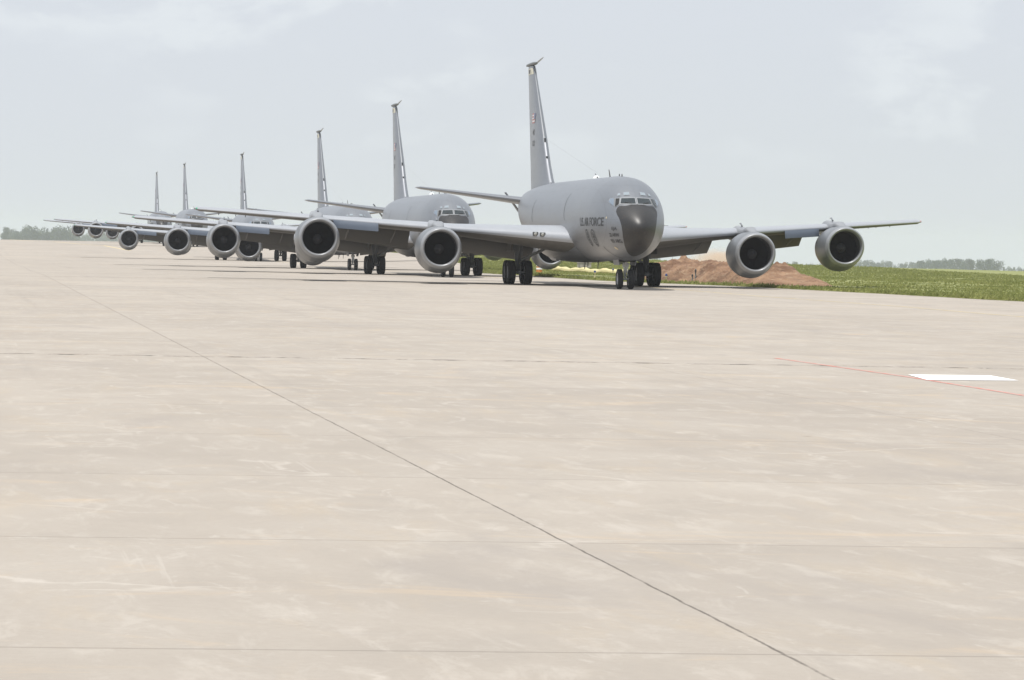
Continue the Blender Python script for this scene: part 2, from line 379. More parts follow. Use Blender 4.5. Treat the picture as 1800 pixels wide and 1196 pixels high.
# bare soil bank
sm = bpy.data.materials.new('red_clay_soil'); sm.use_nodes = True
n = sm.node_tree; b = n.nodes['Principled BSDF']; geo = N(n, 'ShaderNodeNewGeometry'); pos = geo.outputs['Position']
a = noise(n, vscale(n, pos, (1, .6, 2.5)), .45, 7, .7, .5); c_ = noise(n, vscale(n, pos, (1, .5, 3)), 1.7, 6, .75)
g1 = mixc(n, sstep(n, a, .35, .66), (.135, .070, .038), (.30, .18, .105))
g1 = mixc(n, mth(n, 'MULTIPLY', sstep(n, c_, .5, .75), .8), g1, (.36, .265, .175))
g1 = mixc(n, mth(n, 'MULTIPLY', sstep(n, mth(n, 'SUBTRACT', 1.0, c_), .52, .7), .7), g1, (.11, .055, .032))
L_(n, g1, b.inputs['Base Color']); b.inputs['Roughness'].default_value = .95
bp = N(n, 'ShaderNodeBump', inp={'Strength': .8, 'Distance': .15}); L_(n, c_, bp.inputs['Height']); L_(n, bp.outputs[0], b.inputs['Normal'])
from mathutils import noise as mn
sb = MB(); rows = []
for i in range(150):
    Y = 192 + i*.31
    f = i/149.
    row = []
    for j in range(54):
        q = j/53.; u0 = edge_u(Y)+1.1+2.2*min(1, f*1.3)*(.8+.2*math.sin(Y*.3)); u = u0 + q*5.2
        env = min(1, f*4)*min(1, (1-f)*6); env = env*env*(3-2*env)
        prof = min(1, q*4.5)*min(1, (1-q)*3); prof = prof*prof*(3-2*prof)
        hmax = 1.0 + .35*f
        nv = mn.fractal(Vector((u*.35, Y*.22, 3.1)), 1.0, 2.0, 5)*.36 + mn.fractal(Vector((u*1.4, Y*.9, 1.)), 1., 2., 4)*.30
        h = env*prof*(hmax*(.55+.45*min(1, q*1.6)) + nv) + env*.04
        X = u-.155*Y
        row.append((X, Y, TZ(X, Y) - .15 + max(0, h)*1.0 + .2*min(1, env*prof*4)))
    rows.append(row)
sb.grid(rows)
tag(sb.build('soil_bank', sm, flat=True), 'low heap of bare reddish brown soil along the taxiway edge', 'soil heap', kind='structure')
# clods on the bank
# dust puff
dm = bpy.data.materials.new('airborne_dust'); dm.use_nodes = True; n = dm.node_tree; n.nodes.clear()
t = N(n, 'ShaderNodeTexCoord'); o_ = N(n, 'ShaderNodeOutputMaterial'); pv = N(n, 'ShaderNodeVolumePrincipled')
pv.inputs['Color'].default_value = (.93, .76, .62, 1)
ln = N(n, 'ShaderNodeVectorMath', operation='LENGTH'); L_(n, t.outputs['Object'], ln.inputs[0])
fall = mth(n, 'SUBTRACT', 1.0, sstep(n, ln.outputs['Value'], .25, 1.0))
nn = noise(n, t.outputs['Object'], 1.9, 5, .6)
L_(n, mth(n, 'MULTIPLY', mth(n, 'MULTIPLY', fall, sstep(n, nn, .30, .58)), .75), pv.inputs['Density']); L_(n, pv.outputs[0], o_.inputs['Volume'])
bm = bmesh.new(); bmesh.ops.create_icosphere(bm, subdivisions=3, radius=1); me = bpy.data.meshes.new('dust_cloud'); bm.to_mesh(me); bm.free()
me.materials.append(dm); du = bpy.data.objects.new('dust_cloud', me); C.objects.link(du)
du.location = (15.6, 262, .95); du.scale = (3.2, 7, 1.25)
tag(du, 'pale peach puff of blown dust above the soil heap', 'dust', kind='stuff')

# painted marks on the taxiway (sheets 4 mm above the slab)
def ribbon(name, pts, wd, mat, lift=.004, label=None):
    rb = MB(); L1 = []; 
    P = []
    for (x0, y0), (x1, y1) in zip(pts[:-1], pts[1:]):
        nn_ = max(1, int(math.hypot(x1-x0, y1-y0)/4))
        for k_ in range(nn_): P.append((x0+(x1-x0)*k_/nn_, y0+(y1-y0)*k_/nn_))
    P.append(pts[-1])
    for i, (x, y) in enumerate(P):
        a_ = P[max(i-1, 0)]; c_ = P[min(i+1, len(P)-1)]; dx, dy = c_[0]-a_[0], c_[1]-a_[1]; l = math.hypot(dx, dy)
        nx, ny = -dy/l*wd/2, dx/l*wd/2
        L1.append([(x+nx, y+ny, TZ(x+nx, y+ny)+lift), (x-nx, y-ny, TZ(x-nx, y-ny)+lift)])
    rb.grid(L1); o = rb.build(name, mat, flat=True)
    return tag(o, label, kind='structure')
def paint(name, col, amt):
    mt = pmat(name, col, .75); n = mt.node_tree; b = n.nodes['Principled BSDF']; g_ = N(n, 'ShaderNodeNewGeometry')
    q = noise(n, g_.outputs['Position'], 3.0, 6, .75)
    L_(n, mixc(n, mth(n, 'MULTIPLY', sstep(n, q, .40, .62), amt), col, (.44, .41, .37)), b.inputs['Base Color'])
    return mt
ribbon('red_line', [(5.06, 68.0), (6.62, 59.16), (7.57, 52.24), (9.4, 38)], .09, paint('red_line_paint', (.58, .17, .13), .75), label='thin worn red line crossing the concrete')
yel = paint('yellow_line_paint', (.60, .46, .17), .85)
ribbon('yellow_line', [(24.5, 60), (19.0, 100), (15.9, 122), (14.6, 133), (11.2, 152), (8.3, 172), (2.0, 215), (-4, 255), (-18, 340), (-31, 420)], .16, yel, label='worn yellow guide line under the parked aircraft')
ribbon('yellow_line', [(-50.0, 462), (-62, 520), (-78, 600), (-92, 648)], .5, yel, label='faint yellow line curving off at far left of the concrete')
ribbon('stained_joint', [(-46, 405), (-60, 395), (-90, 390)], 1.2, paint('ochre_stain', (.50, .38, .22), .8), label='ochre stained joint at far left')
wp = MB(); q = [(6.73, 60.11), (8.16, 60.38), (8.34, 58.21), (6.79, 57.77)]
wp.add([(x, y, .008) for x, y in q], [(0, 1, 2, 3)])
tag(wp.build('white_marking', paint('white_marking_paint', (.93, .92, .90), .12), flat=True), 'bright white painted block beside the red line', kind='structure')

# ================================================================ aircraft
# local frame: +X = aircraft left, +Y = aft of the nose tip, Z up
NOSE = smooth_tab([  # s, top, bottom, half width
 (0, 2.95, 2.95, 0), (.03, 3.08, 2.80, .15), (.1, 3.21, 2.68, .28), (.3, 3.43, 2.44, .50), (.6, 3.66, 2.19, .74), (1.0, 3.90, 1.97, .98), (1.35, 4.08, 1.82, 1.15),
 (1.8, 4.40, 1.67, 1.32), (2.3, 4.70, 1.56, 1.46), (3.0, 5.02, 1.45, 1.61), (4.0, 5.30, 1.37, 1.74), (5.0, 5.43, 1.34, 1.81), (6.5, 5.50, 1.33, 1.84),
 (10, 5.50, 1.33, 1.84), (25, 5.50, 1.33, 1.84), (28, 5.48, 1.52, 1.80), (31, 5.42, 1.95, 1.66), (34, 5.33, 2.52, 1.40), (37, 5.22, 3.15, 1.02), (39.5, 5.08, 3.72, .55), (40.6, 4.92, 4.05, .22)])
def fus(s, th):      # th: 0 = top, pi = bottom, positive towards aircraft left
    t, bt, w_ = NOSE(s)
    k_ = min(1, s/6.0); zc = 2.95+.52*k_ if s < 25 else 3.47+(s-25)*.058
    zc = min(max(zc, bt), t)
    c_, s_ = math.cos(th), math.sin(th)
    e = 2/2.12 if s > 1.5 else 2/(2+.12*s/1.5)
    x = w_*math.copysign(abs(s_)**e, s_); z = math.copysign(abs(c_)**e, c_)
    return Vector((x, s, zc + z*((t-zc) if z > 0 else (zc-bt))))
def fus_n(s, th):
    e = 1e-3; a = fus(s+e, th)-fus(max(s-e, 0), th); b_ = fus(s, th+e)-fus(s, th-e)
    n_ = a.cross(b_); n_.normalize()
    p = fus(s, th); cvec = Vector((p.x, 0, p.z-3.3))
    if n_.dot(cvec+Vector((0, -.3, 0))) < 0: n_ = -n_
    return n_
def th_at(s, z, side):   # theta with height z on side (+1 left, -1 right)
    lo, hi = 0.0, math.pi
    for _ in range(40):
        md = (lo+hi)/2
        if fus(s, md).z > z: lo = md
        else: hi = md
    return side*(lo+hi)/2
BND = [(1.58, 0.0), (1.66, .22), (1.8, .40), (2.1, .60), (2.5, .735), (3.0, .82), (3.4, .90), (3.7, 1.0), (3.95, 1.18), (4.1, 1.18), (4.3, 1.16), (6, 1.0)]
def s_bound(th):
    # aft limit of the black nose paint on the ray theta
    s = .2
    while s < 3.0:
        p = fus(s, th)
        hw = np.interp(p.z, [q[0] for q in BND], [q[1] for q in BND])
        lim = 1.36 + .45*max(0, abs(p.x)-.62)**1.0
        if (p.z > 3.6 and (s > lim)) and (p.z > 4.0 or abs(p.x) > .9): return s
        if abs(p.x) > hw or p.z < 1.585: return s
        s += .01
    return s
def follow(px, h, lift=.012):   # (s, z) on the right side -> point lying on the skin
    th = th_at(px, h, -1); return fus(px, th)+fus_n(px, th)*lift

def text_mesh(body, size):
    cu = bpy.data.curves.new('t', 'FONT'); cu.body = body; cu.size = size; cu.offset = size*.018
    ob = bpy.data.objects.new('t', cu); C.objects.link(ob)
    dg = bpy.context.evaluated_depsgraph_get(); me = bpy.data.meshes.new_from_object(ob.evaluated_get(dg))
    bpy.data.objects.remove(ob); bpy.data.curves.remove(cu)
    bm = bmesh.new(); bm.from_mesh(me); bpy.data.meshes.remove(me)
    bmesh.ops.triangulate(bm, faces=bm.faces)
    for _ in range(2):
        es = [e for e in bm.edges if e.calc_length() > size*.35]
        if es: bmesh.ops.subdivide_edges(bm, edges=es, cuts=1); bmesh.ops.triangulate(bm, faces=bm.faces)
    vs = [tuple(v.co) for v in bm.verts]; fs = [[v.index for v in f.verts] for f in bm.faces]; bm.free()
    mx = max(v[0] for v in vs); mn_ = min(v[0] for v in vs)
    return [((v[0]-mn_)/(mx-mn_), v[1]) for v in vs], fs   # x normalised 0..1

CL = lambda y: 10.3 + .772*y                        # leading edge station
def TEs(y): return 21.0 if y < 7 else 21.0+(y-7)*.572
def LZ(y): return 2.42+.0700*(y-1.83)
def foil(ch, t, camb, n_=15):
    up, lo = [], []
    for i in range(n_+1):
        x = (1-math.cos(math.pi*i/n_))/2
        yt = 5*t*(.2969*math.sqrt(x)-.126*x-.3516*x*x+.2843*x**3-.1015*x**4)
        yc = camb*4*x*(1-x)
        up.append((x*ch, (yc+yt)*ch)); lo.append((x*ch, (yc-yt)*ch))
    return up[::-1] + lo[1:-1]
def loft_foil(mb, stations, sgn, vertical=False):
    rows = []
    for y, le, ch, t, z, inc in stations:
        row = []
        for (a_, h_) in foil(ch, t, .012 if not vertical else 0):
            if vertical: row.append((h_, le+a_, y+0))
            else: row.append((sgn*y, le+a_*math.cos(inc)+h_*math.sin(inc), z+h_*math.cos(inc)-a_*math.sin(inc)))
        rows.append(row)
    mb.grid(rows, True, 0, True, True)

def wheel(mb_t, mb_h, c, r, wd, n_=36):
    h = wd/2
    mb_t.lathe(c, (1, 0, 0), [(-h*.72, r*.56), (-h*.95, r*.66), (-h, r*.80), (-h*.86, r*.93), (-h*.55, r*.99), (-h*.5, r*.985), (-h*.18, r), (-h*.15, r*.985), (h*.15, r*.985), (h*.18, r), (h*.5, r*.985), (h*.55, r*.99), (h*.86, r*.93), (h, r*.80), (h*.95, r*.66), (h*.72, r*.56)], n_)
    mb_h.lathe(c, (1, 0, 0), [(-h*.45, .02), (-h*.55, r*.16), (-h*.30, r*.2), (-h*.25, r*.42), (-h*.70, r*.5), (-h*.74, r*.57), (h*.74, r*.57), (h*.70, r*.5), (h*.25, r*.42), (h*.30, r*.2), (h*.55, r*.16), (h*.45, .02)], n_, cap=True)

def make_tanker():
    root = empty('tanker_aircraft', (0, 0, 0))
    # ---- fuselage + radome, split along the paint line
    NTH = 72; ths = [-math.pi+2*math.pi*i/NTH for i in range(NTH)]
    sb_ = [s_bound(t) for t in ths]
    sb_ = [(sb_[i-1]+2*sb_[i]+sb_[(i+1) % NTH])/4 for i in range(NTH)]
    rd = MB(); rows = []
    for k_ in range(1, 21):
        f = (k_/20.)**1.6; rows.append([fus(sb_[i]*f, ths[i]) for i in range(NTH)])
    rd.grid(rows, True); rd.add([tuple(fus(0, 0))]+[tuple(p) for p in rows[0]], [(0, 1+i, 1+(i+1) % NTH) for i in range(NTH)])
    rd.build('radome', M['radome'], root, 60)
    fb = MB(); rows = []
    for k_ in range(0, 22):
        f = k_/21.; rows.append([fus(sb_[i]+(5.0-sb_[i])*f, ths[i]) for i in range(NTH)])
    fb.grid(rows, True)
    ss = list(np.arange(5.0, 26.1, 1.5)) + list(np.arange(27, 40.3, .7)) + [40.6]
    fb.grid([[fus(s, t) for t in ths] for s in ss], True, 0, False, True)
    # wing-to-body fairing
    for_rows = []
    for s in np.linspace(11.6, 25.0, 24):
        k_ = max(1e-3, math.sin(math.pi*(s-11.6)/13.4))**.7
        hw, hh, zc = 1.4+.68*k_, .70+.33*k_, 2.22
        for_rows.append([Vector((hw*math.copysign(abs(math.sin(a_))**.8, math.sin(a_)), s, zc+hh*math.copysign(abs(math.cos(a_))**.8, math.cos(a_)))) for a_ in (2*math.pi*q/32 for q in range(32))])
    fb.grid(for_rows, True, 0, True, True)
    fo = fb.build('fuselage', M['skin'], root, 50)
    # ---- cockpit windows
    def patch(pts4, lift, nu=6, nv=4):    # pts: (|x|, z) front-view corners; finds skin station
        def hit(x, z):
            lo, hi = .2, 5.5
            for _ in range(40):
                md = (lo+hi)/2; t, bt, w_ = NOSE(md)
                th = th_at(md, z, 1 if x > 0 else -1)
                if z < t and abs(fus(md, th).x) > abs(x): hi = md
                else: lo = md
            th = th_at(hi, z, 1 if x > 0 else -1)
            p = fus(hi, th); nn_ = fus_n(hi, th)
            return Vector((x, hi, z)) + nn_*lift
        rows = []
        for j in range(nv+1):
            v = j/nv; r0 = []
            for i in range(nu+1):
                u_ = i/nu
                a_ = [pts4[0][k]*(1-u_)+pts4[1][k]*u_ for k in (0, 1)]; b_ = [pts4[3][k]*(1-u_)+pts4[2][k]*u_ for k in (0, 1)]
                r0.append(hit(a_[0]*(1-v)+b_[0]*v, a_[1]*(1-v)+b_[1]*v))
            rows.append(r0)
        return rows
    def window(name, pts, mat, sg, fr=.035):
        cx_ = sum(p[0] for p in pts)/4; cz = sum(p[1] for p in pts)/4
        big_ = [((p[0]+(fr if p[0] > cx_ else -fr))*sg, p[1]+(fr if p[1] > cz else -fr)) for p in pts]
        f_ = MB(); f_.grid(patch(big_, .012)); wo_ = f_.build('window_frame', M['frame'], root)
        g_ = MB(); g_.grid(patch([(p[0]*sg, p[1]) for p in pts], .024)); g_.build(name, mat, wo_)
    for sg in (-1, 1):
        window('pane', [(.055, 4.365), (.66, 4.345), (.74, 4.10), (.055, 4.095)], M['glass'], sg)
        window('pane', [(.74, 4.34), (.90, 4.33), (.99, 3.94), (.82, 4.06)], M['bay'] if sg < 0 else M['glass'], sg, .022)  # right pane blacked out for the dark cabin behind an open window
        window('pane', [(.955, 4.34), (1.10, 4.33), (1.19, 4.17), (1.04, 3.97)], M['sideglass'], sg, .015)
        window('eyebrow_pane', [(.26, 4.66), (.50, 4.63), (.53, 4.49), (.27, 4.51)], M['eyeglass'], sg, .012)
        window('eyebrow_pane', [(.66, 4.60), (.76, 4.56), (.80, 4.46), (.68, 4.48)], M['eyeglass'], sg, .012)
    # wipers
    for a_, b_ in (((-.25, 4.10), (-.55, 4.14)), ((.3, 4.10), (.58, 4.14))):
        P_ = patch([a_, b_, b_, a_], .04, 4, 1)[0]; wi = MB(); wi.tube(P_, .012, 6); wi.build('wiper', M['antenna'], root)
    # ---- lettering on the right side
    def side_text(body, s0, s1, z0, hh, mat, name='lettering', zs=0.0):
        vs, fs = text_mesh(body, hh/.70); mb = MB()
        # reading direction on the right side: text runs aft -> fore
        mb.add([follow(s1+(s0-s1)*a_, z0+h_+zs*a_) for a_, h_ in vs], fs); return mb.build(name, mat, root, flat=True)
    side_text('U.S. AIR FORCE', 2.25, 7.3, 3.04, .40, M['dark'])
    side_text('EJA', 1.05, 1.45, 2.84, .15, M['dark'], 'unit_lettering')
    side_text('22 ARW', .98, 1.75, 2.53, .16, M['dark'], 'unit_lettering')
    side_text('931 ARG', 1.02, 1.80, 2.24, .16, M['dark'], 'unit_lettering')
    def emblem(s0, z0, r_s, r_z, name):
        e_ = MB()
        for rr, r2 in ((1.0, .86), (.62, .54)):
            for k_ in range(28):
                q = [2*math.pi*k_/28, 2*math.pi*(k_+1)/28]
                e_.add([follow(s0+r_s*a_*math.cos(b_), z0+r_z*a_*math.sin(b_)) for a_, b_ in ((rr, q[0]), (rr, q[1]), (r2, q[1]), (r2, q[0]))], [(0, 1, 2, 3)])
        for dx, dz, w1, h1 in ((0, .02, .12, .42), (0, .1, .36, .10), (0, -.22, .22, .10), (0, -.74, .5, .07)):
            e_.add([follow(s0+r_s*(dx+w1*a_), z0+r_z*(dz+h1*b_)) for a_, b_ in ((-1, -1), (1, -1), (1, 1), (-1, 1))], [(0, 1, 2, 3)])
        e_.build(name, M['mark'], root, flat=True)
    emblem(4.15, 2.46, .46, .42, 'emblem'); emblem(5.6, 2.46, .46, .42, 'emblem')
    for s0, za, zb in ((12.9, 3.35, 4.70), (25.0, 3.3, 4.5)):
        sm_ = MB()
        for k_ in range(12):
            z1, z2 = za+(zb-za)*k_/12, za+(zb-za)*(k_+1)/12; bend = .35*((k_/12-.5)*2)**4; bend2 = .35*(((k_+1)/12-.5)*2)**4
            sm_.add([follow(s0-bend, z1, .006), follow(s0+.09-bend, z1, .006), follow(s0+.09-bend2, z2, .006), follow(s0-bend2, z2, .006)], [(0, 1, 2, 3)])
        sm_.build('panel_seam', M['dark'], root, flat=True)
    sm_ = MB()
    for k_ in range(10):
        z1, z2 = 2.05-.055*k_, 2.05-.055*(k_+1); sm_.add([follow(3.15-.03*k_, z1, .008), follow(3.23-.03*k_, z1, .008), follow(3.2-.03*k_, z2, .008), follow(3.12-.03*k_, z2, .008)], [(0, 1, 2, 3)])
    sm_.build('panel_seam', M['dark'], root, flat=True)
    for s0, z0, a_, b_ in ((1.85, 1.98, .10, .07), (2.0, 3.42, .05, .05)):
        pt = MB(); pt.add([follow(s0+a_*math.cos(q), z0+b_*math.sin(q)) for q in (2*math.pi*k_/12 for k_ in range(12))], [tuple(range(12))])
        pt.build('pale_port', M['beige'], root, flat=True)
    # ---- wings
    for sg in (-1, 1):
        st = []
        for y in (0.6, 1.83, 3.5, 5.2, 7.0, 9, 11, 13, 15, 17, 19, 19.7, 19.93):
            t = np.interp(y, [0, 1.83, 7, 14, 20], [.155, .145, .115, .10, .095]); ch = TEs(y)-CL(y)-(.25 if y > 19.8 else 0)
            fl = .010*max(0, y-9)**1.0*0
            st.append((y, CL(y)+(.15 if y > 19.8 else 0), ch, t*(.35 if y > 19.8 else 1), LZ(y)+fl, R(np.interp(y, [0, 8, 20], [2.2, 1.6, .3]))))
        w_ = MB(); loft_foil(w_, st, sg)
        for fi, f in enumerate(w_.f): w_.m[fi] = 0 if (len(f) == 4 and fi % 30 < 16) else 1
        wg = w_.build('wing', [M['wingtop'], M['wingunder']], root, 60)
        # flaps
        for ya, yb, cha, chb, de, dz in ((2.3, 7.3, 2.1, 1.9, 27, -.04), (8.8, 12.9, 1.75, 1.5, 35, -.03)):
            f_ = MB(); rows = []
            for y in np.linspace(ya, yb, 5):
                q = (y-ya)/(yb-ya); ch = cha+(chb-cha)*q; inc = R(np.interp(y, [0, 8, 20], [2.2, 1.6, .3]))
                tez = LZ(y)-(TEs(y)-CL(y))*math.sin(inc)+dz; le_ = TEs(y)-.55; row = []
                for (a_, h_) in foil(ch, .12, .02, 8):
                    row.append((sg*y, le_+a_*math.cos(R(de))+h_*math.sin(R(de)), tez+.02+h_*math.cos(R(de))-a_*math.sin(R(de))))
                rows.append(row)
            f_.grid(rows, True, 0, True, True); fl = f_.build('flap', M['flap'], wg, 50)
            for y in (ya+.9, yb-.9):
                tk = MB()
                inc = R(1.8); tez = LZ(y)-(TEs(y)-CL(y))*math.sin(inc)
                tk.tube([(sg*y, TEs(y)-2.6, tez-.10), (sg*y, TEs(y)-1.2, tez-.42), (sg*y, TEs(y)-.1, tez-.62), (sg*y, TEs(y)+.5, tez-.8)], [.02, .045, .045, .02], 10)
                tk.build('flap_track', M['flap'], wg)
        # leading-edge flap panel hanging under the outer leading edge
        lf = MB(); rows = []
        for y in np.linspace(10.75, 12.95, 7):
            z = LZ(y); s0 = CL(y)
            rows.append([(sg*y, s0+.02, z+.01), (sg*y, s0-.10, z-.10), (sg*y, s0-.17, z-.26), (sg*y, s0-.20, z-.42), (sg*y, s0-.16, z-.43), (sg*y, s0-.11, z-.26), (sg*y, s0-.03, z-.10)])
        lf.grid(rows, True, 0, True, True); lf.build('leading_edge_flap', M['blueflap'], wg, 60)
        # inner and outer closing lines
        # landing lamps at the root
        for y in ((2.95, 3.28) if sg < 0 else (2.05,)):
            lh = MB(); lh.box((sg*y, CL(y)+.05, LZ(y)+.10), (.26, .20, .20)); lh.build('lamp_housing', M['mark'], wg)
            lm_ = MB(); lm_.lathe((sg*y, CL(y)-.01, LZ(y)+.10), (0, -1, 0), [(0, .085), (.05, .085), (.07, .055), (.08, 0.01)], 14); lm_.build('landing_lamp', M['lamp'], wg)
        tl = MB(); tl.lathe((sg*19.86, CL(19.86)+.35, LZ(19.86)+.02), (0, -1, .0), [(-.1, .05), (.15, .06), (.24, .03), (.26, .005)], 10)
        tl.build('wingtip_lamp', M['green'] if sg < 0 else M['flagred'], wg)
        # wick probes
        for y in (17.2, 17.7, 18.6): wk = MB(); wk.tube([(sg*y, TEs(y)-.05, LZ(y)-.05), (sg*y, TEs(y)+.15, LZ(y)-.20)], .02, 6); wk.build('static_wick', M['dark'], wg)
        # ---- engines
        for ey, es, ez, lz in ((8.08, 12.68, 1.77, 1.84), (13.87, 17.74, 2.16, 2.27)):
            ex = sg*ey; nac = MB(); n_ = 48
            prof = [(0.06, .875), (.015, .90), (0.0, .925), (.02, .955), (.10, 1.0), (.28, 1.055), (.55, 1.10), (.95, 1.145), (1.45, 1.165), (2.0, 1.155), (2.6, 1.09), (3.1, 1.0), (3.35, .94)]
            def ring(d, r):
                k2 = min(1, d/1.4); cz = lz+(ez-lz)*k2; row = []
                for q in range(n_):
                    a_ = 2*math.pi*q/n_; x = math.sin(a_)*r*1.0; z = math.cos(a_)*r
                    if z < 0:
                        bul = 1+.055*k2; x *= 1-.0*k2; z *= bul
                    row.append((ex+x, es+d+(-.10*math.cos(a_)*(1-k2)), cz+z))
                return row
            nac.grid([ring(d, r) for d, r in prof[4:]], True)
            nac.lathe((ex, es+3.35, ez), (0, 1, 0), [(0, .94), (-.02, .90), (-.3, .93)], n_)
            no = nac.build('nacelle', M['nacelle'], root, 60)
            lp = MB(); lp.grid([ring(d, r) for d, r in [(.30, .825), (.16, .835), (.06, .86), (.015, .893), (0, .925), (.02, .958), (.10, 1.0), (.26, 1.05)]], True)
            # second entry doubled with the cowl: keep 3 mm proud
            lp.build('intake_lip', M['lip'], no, 70)
            dc = MB(); dc.grid([ring(d, r) for d, r in [(.28, .822), (.5, .82), (.9, .84), (1.35, .868)]], True)
            dc.build('intake_duct', M['duct'], no, 70)
            fn = MB()
            for q in range(34):
                a_ = 2*math.pi*q/34; ca, sa = math.cos(a_), math.sin(a_); rw = []
                for r, tw in ((.26, .25), (.55, .65), (.855, 1.0)):
                    hc = .09+.02*r; tx_, ty_ = math.sin(tw)*hc, math.cos(tw)*hc
                    P0 = Vector((ex+ca*r, es+1.2, ez+sa*r+(lz-ez)*.15)); T = Vector((-sa, 0, ca))
                    rw.append([P0-T*tx_-Vector((0, ty_, 0)), P0+T*tx_+Vector((0, ty_, 0))])
                fn.grid(rw)
            fn.lathe((ex, es+1.32, ez), (0, 1, 0), [(0, .87), (.01, .02)], 32)
            fo_ = fn.build('fan', M['fan'], no, 30)
            sn = MB(); sn.lathe((ex, es+.78, ez+.01), (0, 1, 0), [(0, .01), (.06, .06), (.2, .15), (.38, .25), (.42, .26)], 24)
            sn.build('spinner', M['duct'], no)
            co = MB(); co.lathe((ex, es+3.1, ez), (0, 1, 0), [(0, .72), (.5, .62), (1.1, .50), (1.6, .42), (1.62, .38), (1.2, .38)], 28)
            co.lathe((ex, es+4.2, ez), (0, 1, 0), [(0, .30), (.4, .22), (.85, .05)], 20)
            co.build('core_nozzle', M['gear'], no)
            stk = MB()
            stk.add([(ex-sg*.98, es+.75, ez+.56), (ex-sg*1.02, es+1.6, ez+.56), (ex-sg*1.26, es+1.6, ez+.78), (ex-sg*1.2, es+1.3, ez+.73),
                     (ex-sg*.98, es+.75, ez+.53), (ex-sg*1.02, es+1.6, ez+.53), (ex-sg*1.26, es+1.6, ez+.75), (ex-sg*1.2, es+1.3, ez+.70)], [(0, 1, 2, 3), (7, 6, 5, 4), (0, 4, 5, 1), (1, 5, 6, 2), (2, 6, 7, 3), (3, 7, 4, 0)])
            # pylon
            py = MB(); le = CL(ey); wz = LZ(ey)
            secs = [(es+.75, .10, ez+1.02, ez+1.12), (es+1.1, .24, ez+1.0, ez+1.26), (es+1.7, .30, ez+1.0, max(ez+1.42, wz+.18)), (es+2.4, .31, ez+.9, wz+.24), (le-.2, .31, ez+.8, wz+.30), (le+.5, .27, ez+.7, wz+.36), (le+1.2, .20, ez+.65, wz+.40), (le+2.0, .12, ez+.62, wz+.34), (le+3.6, .03, wz-.35, wz+.0)]
            rows = []
            for s_, hw, z0, z1 in secs:
                row = []
                for q in range(16):
                    a_ = 2*math.pi*q/16; cx_, cz_ = math.sin(a_), math.cos(a_)
                    row.append((ex+hw*math.copysign(abs(cx_)**.6, cx_), s_, (z0+z1)/2+(z1-z0)/2*math.copysign(abs(cz_)**.7, cz_)))
                rows.append(row)
            py.grid(rows, True, 0, True, True); po = py.build('pylon', M['pylon'], root, 60)
            ps = MB(); ps.tube([(ex+sg*(-.12), le-.5, wz+.36), (ex-sg*.12, le-.15, wz+.50), (ex-sg*.12, le+.15, wz+.50)], [.05, .04, .02], 8)
            ps.build('cooling_scoop', M['nacelle'], po)
        # stabiliser
        hb = MB(); rows = []
        for y, le, ch, t, z in ((.3, 34.0, 4.5, .11, 4.48), (1.0, 34.5, 4.2, .105, 4.56), (4.0, 36.9, 2.9, .095, 4.94), (6.45, 38.85, 1.85, .09, 5.25), (6.65, 39.3, 1.2, .05, 5.27)):
            rows.append([(sg*y, le+a_, z+h_) for a_, h_ in foil(ch, t, 0)])
        hb.grid(rows, True, 0, True, True); hb.build('tailplane', M['skin'], root, 60)
    # ---- fin
    fb = MB(); rows = []
    for z, le, te, t in ((4.6, 29.6, 39.0, .10), (5.3, 30.5, 39.15, .10), (5.8, 31.35, 39.3, .10), (6.6, 32.35, 39.5, .10), (7.6, 33.35, 39.85, .10), (8.2, 33.95, 40.0, .10), (10.0, 36.0, 40.55, .10), (11.6, 37.8, 41.03, .10), (12.42, 38.72, 41.25, .10)):
        rows.append([(h_, le+a_, z) for a_, h_ in foil(te-le, t, 0)])
    fb.grid(rows, True, 0, True, True); fin = fb.build('fin', M['skin'], root, 60)
    def finx(s, z):   # half thickness at (s, z)
        tab = [(4.6, 29.6, 39.0), (6.6, 32.35, 39.5), (8.2, 33.95, 40.0), (10.0, 36.0, 40.55), (12.42, 38.72, 41.25)]
        le, te = itp(tab, z); x = min(max((s-le)/(te-le), .0), 1)
        return 5*.10*(te-le)*(.2969*math.sqrt(x)-.126*x-.3516*x*x+.2843*x**3-.1015*x**4)
    fp = lambda s, z, lift=.02, sg=-1: (sg*(finx(s, z)+lift), s, z)
    cap = MB(); rows = []
    for s_, hw, hh in ((37.6, .06, .03), (38.0, .12, .07), (38.7, .16, .10), (40.0, .16, .11), (41.2, .14, .09), (41.9, .06, .04)):
        rows.append([(hw*math.sin(a_), s_, 12.55+hh*math.cos(a_)) for a_ in (2*math.pi*q/14 for q in range(14))])
    cap.grid(rows, True, 0, True, True); co = cap.build('fin_cap', M['cap'], fin, 60)
    pr = MB(); pr.tube([(0, 37.1, 12.58), (0, 36.2, 12.64), (0, 35.0, 12.72)], [.06, .05, .03], 10); pr.build('probe', M['ltgray'], fin)
    bd = MB()
    for sg in (-1, 1):
        for k_ in range(8):
            q = [k_/8, (k_+1)/8]
            c_ = []
            for f, z in ((q[0], 11.92), (q[1], 11.92), (q[1], 12.30), (q[0], 12.30)):
                le, te = itp([(10.0, 36.0, 40.55), (12.42, 38.72, 41.25)], z); c_.append(fp(le+.12+(te-le-.2)*f, z, .010, sg))
            bd.add(c_, [(0, 1, 2, 3)])
    bo = bd.build('tail_band', M['tanband'], fin, flat=True)
    sq = MB(); sq.add([fp(s_, z, .018) for s_, z in ((39.3, 12.0), (40.2, 12.0), (40.2, 12.22), (39.3, 12.22))], [(0, 1, 2, 3)]); sq.build('tail_emblem', M['mark'], fin, flat=True)
    st_ = MB()
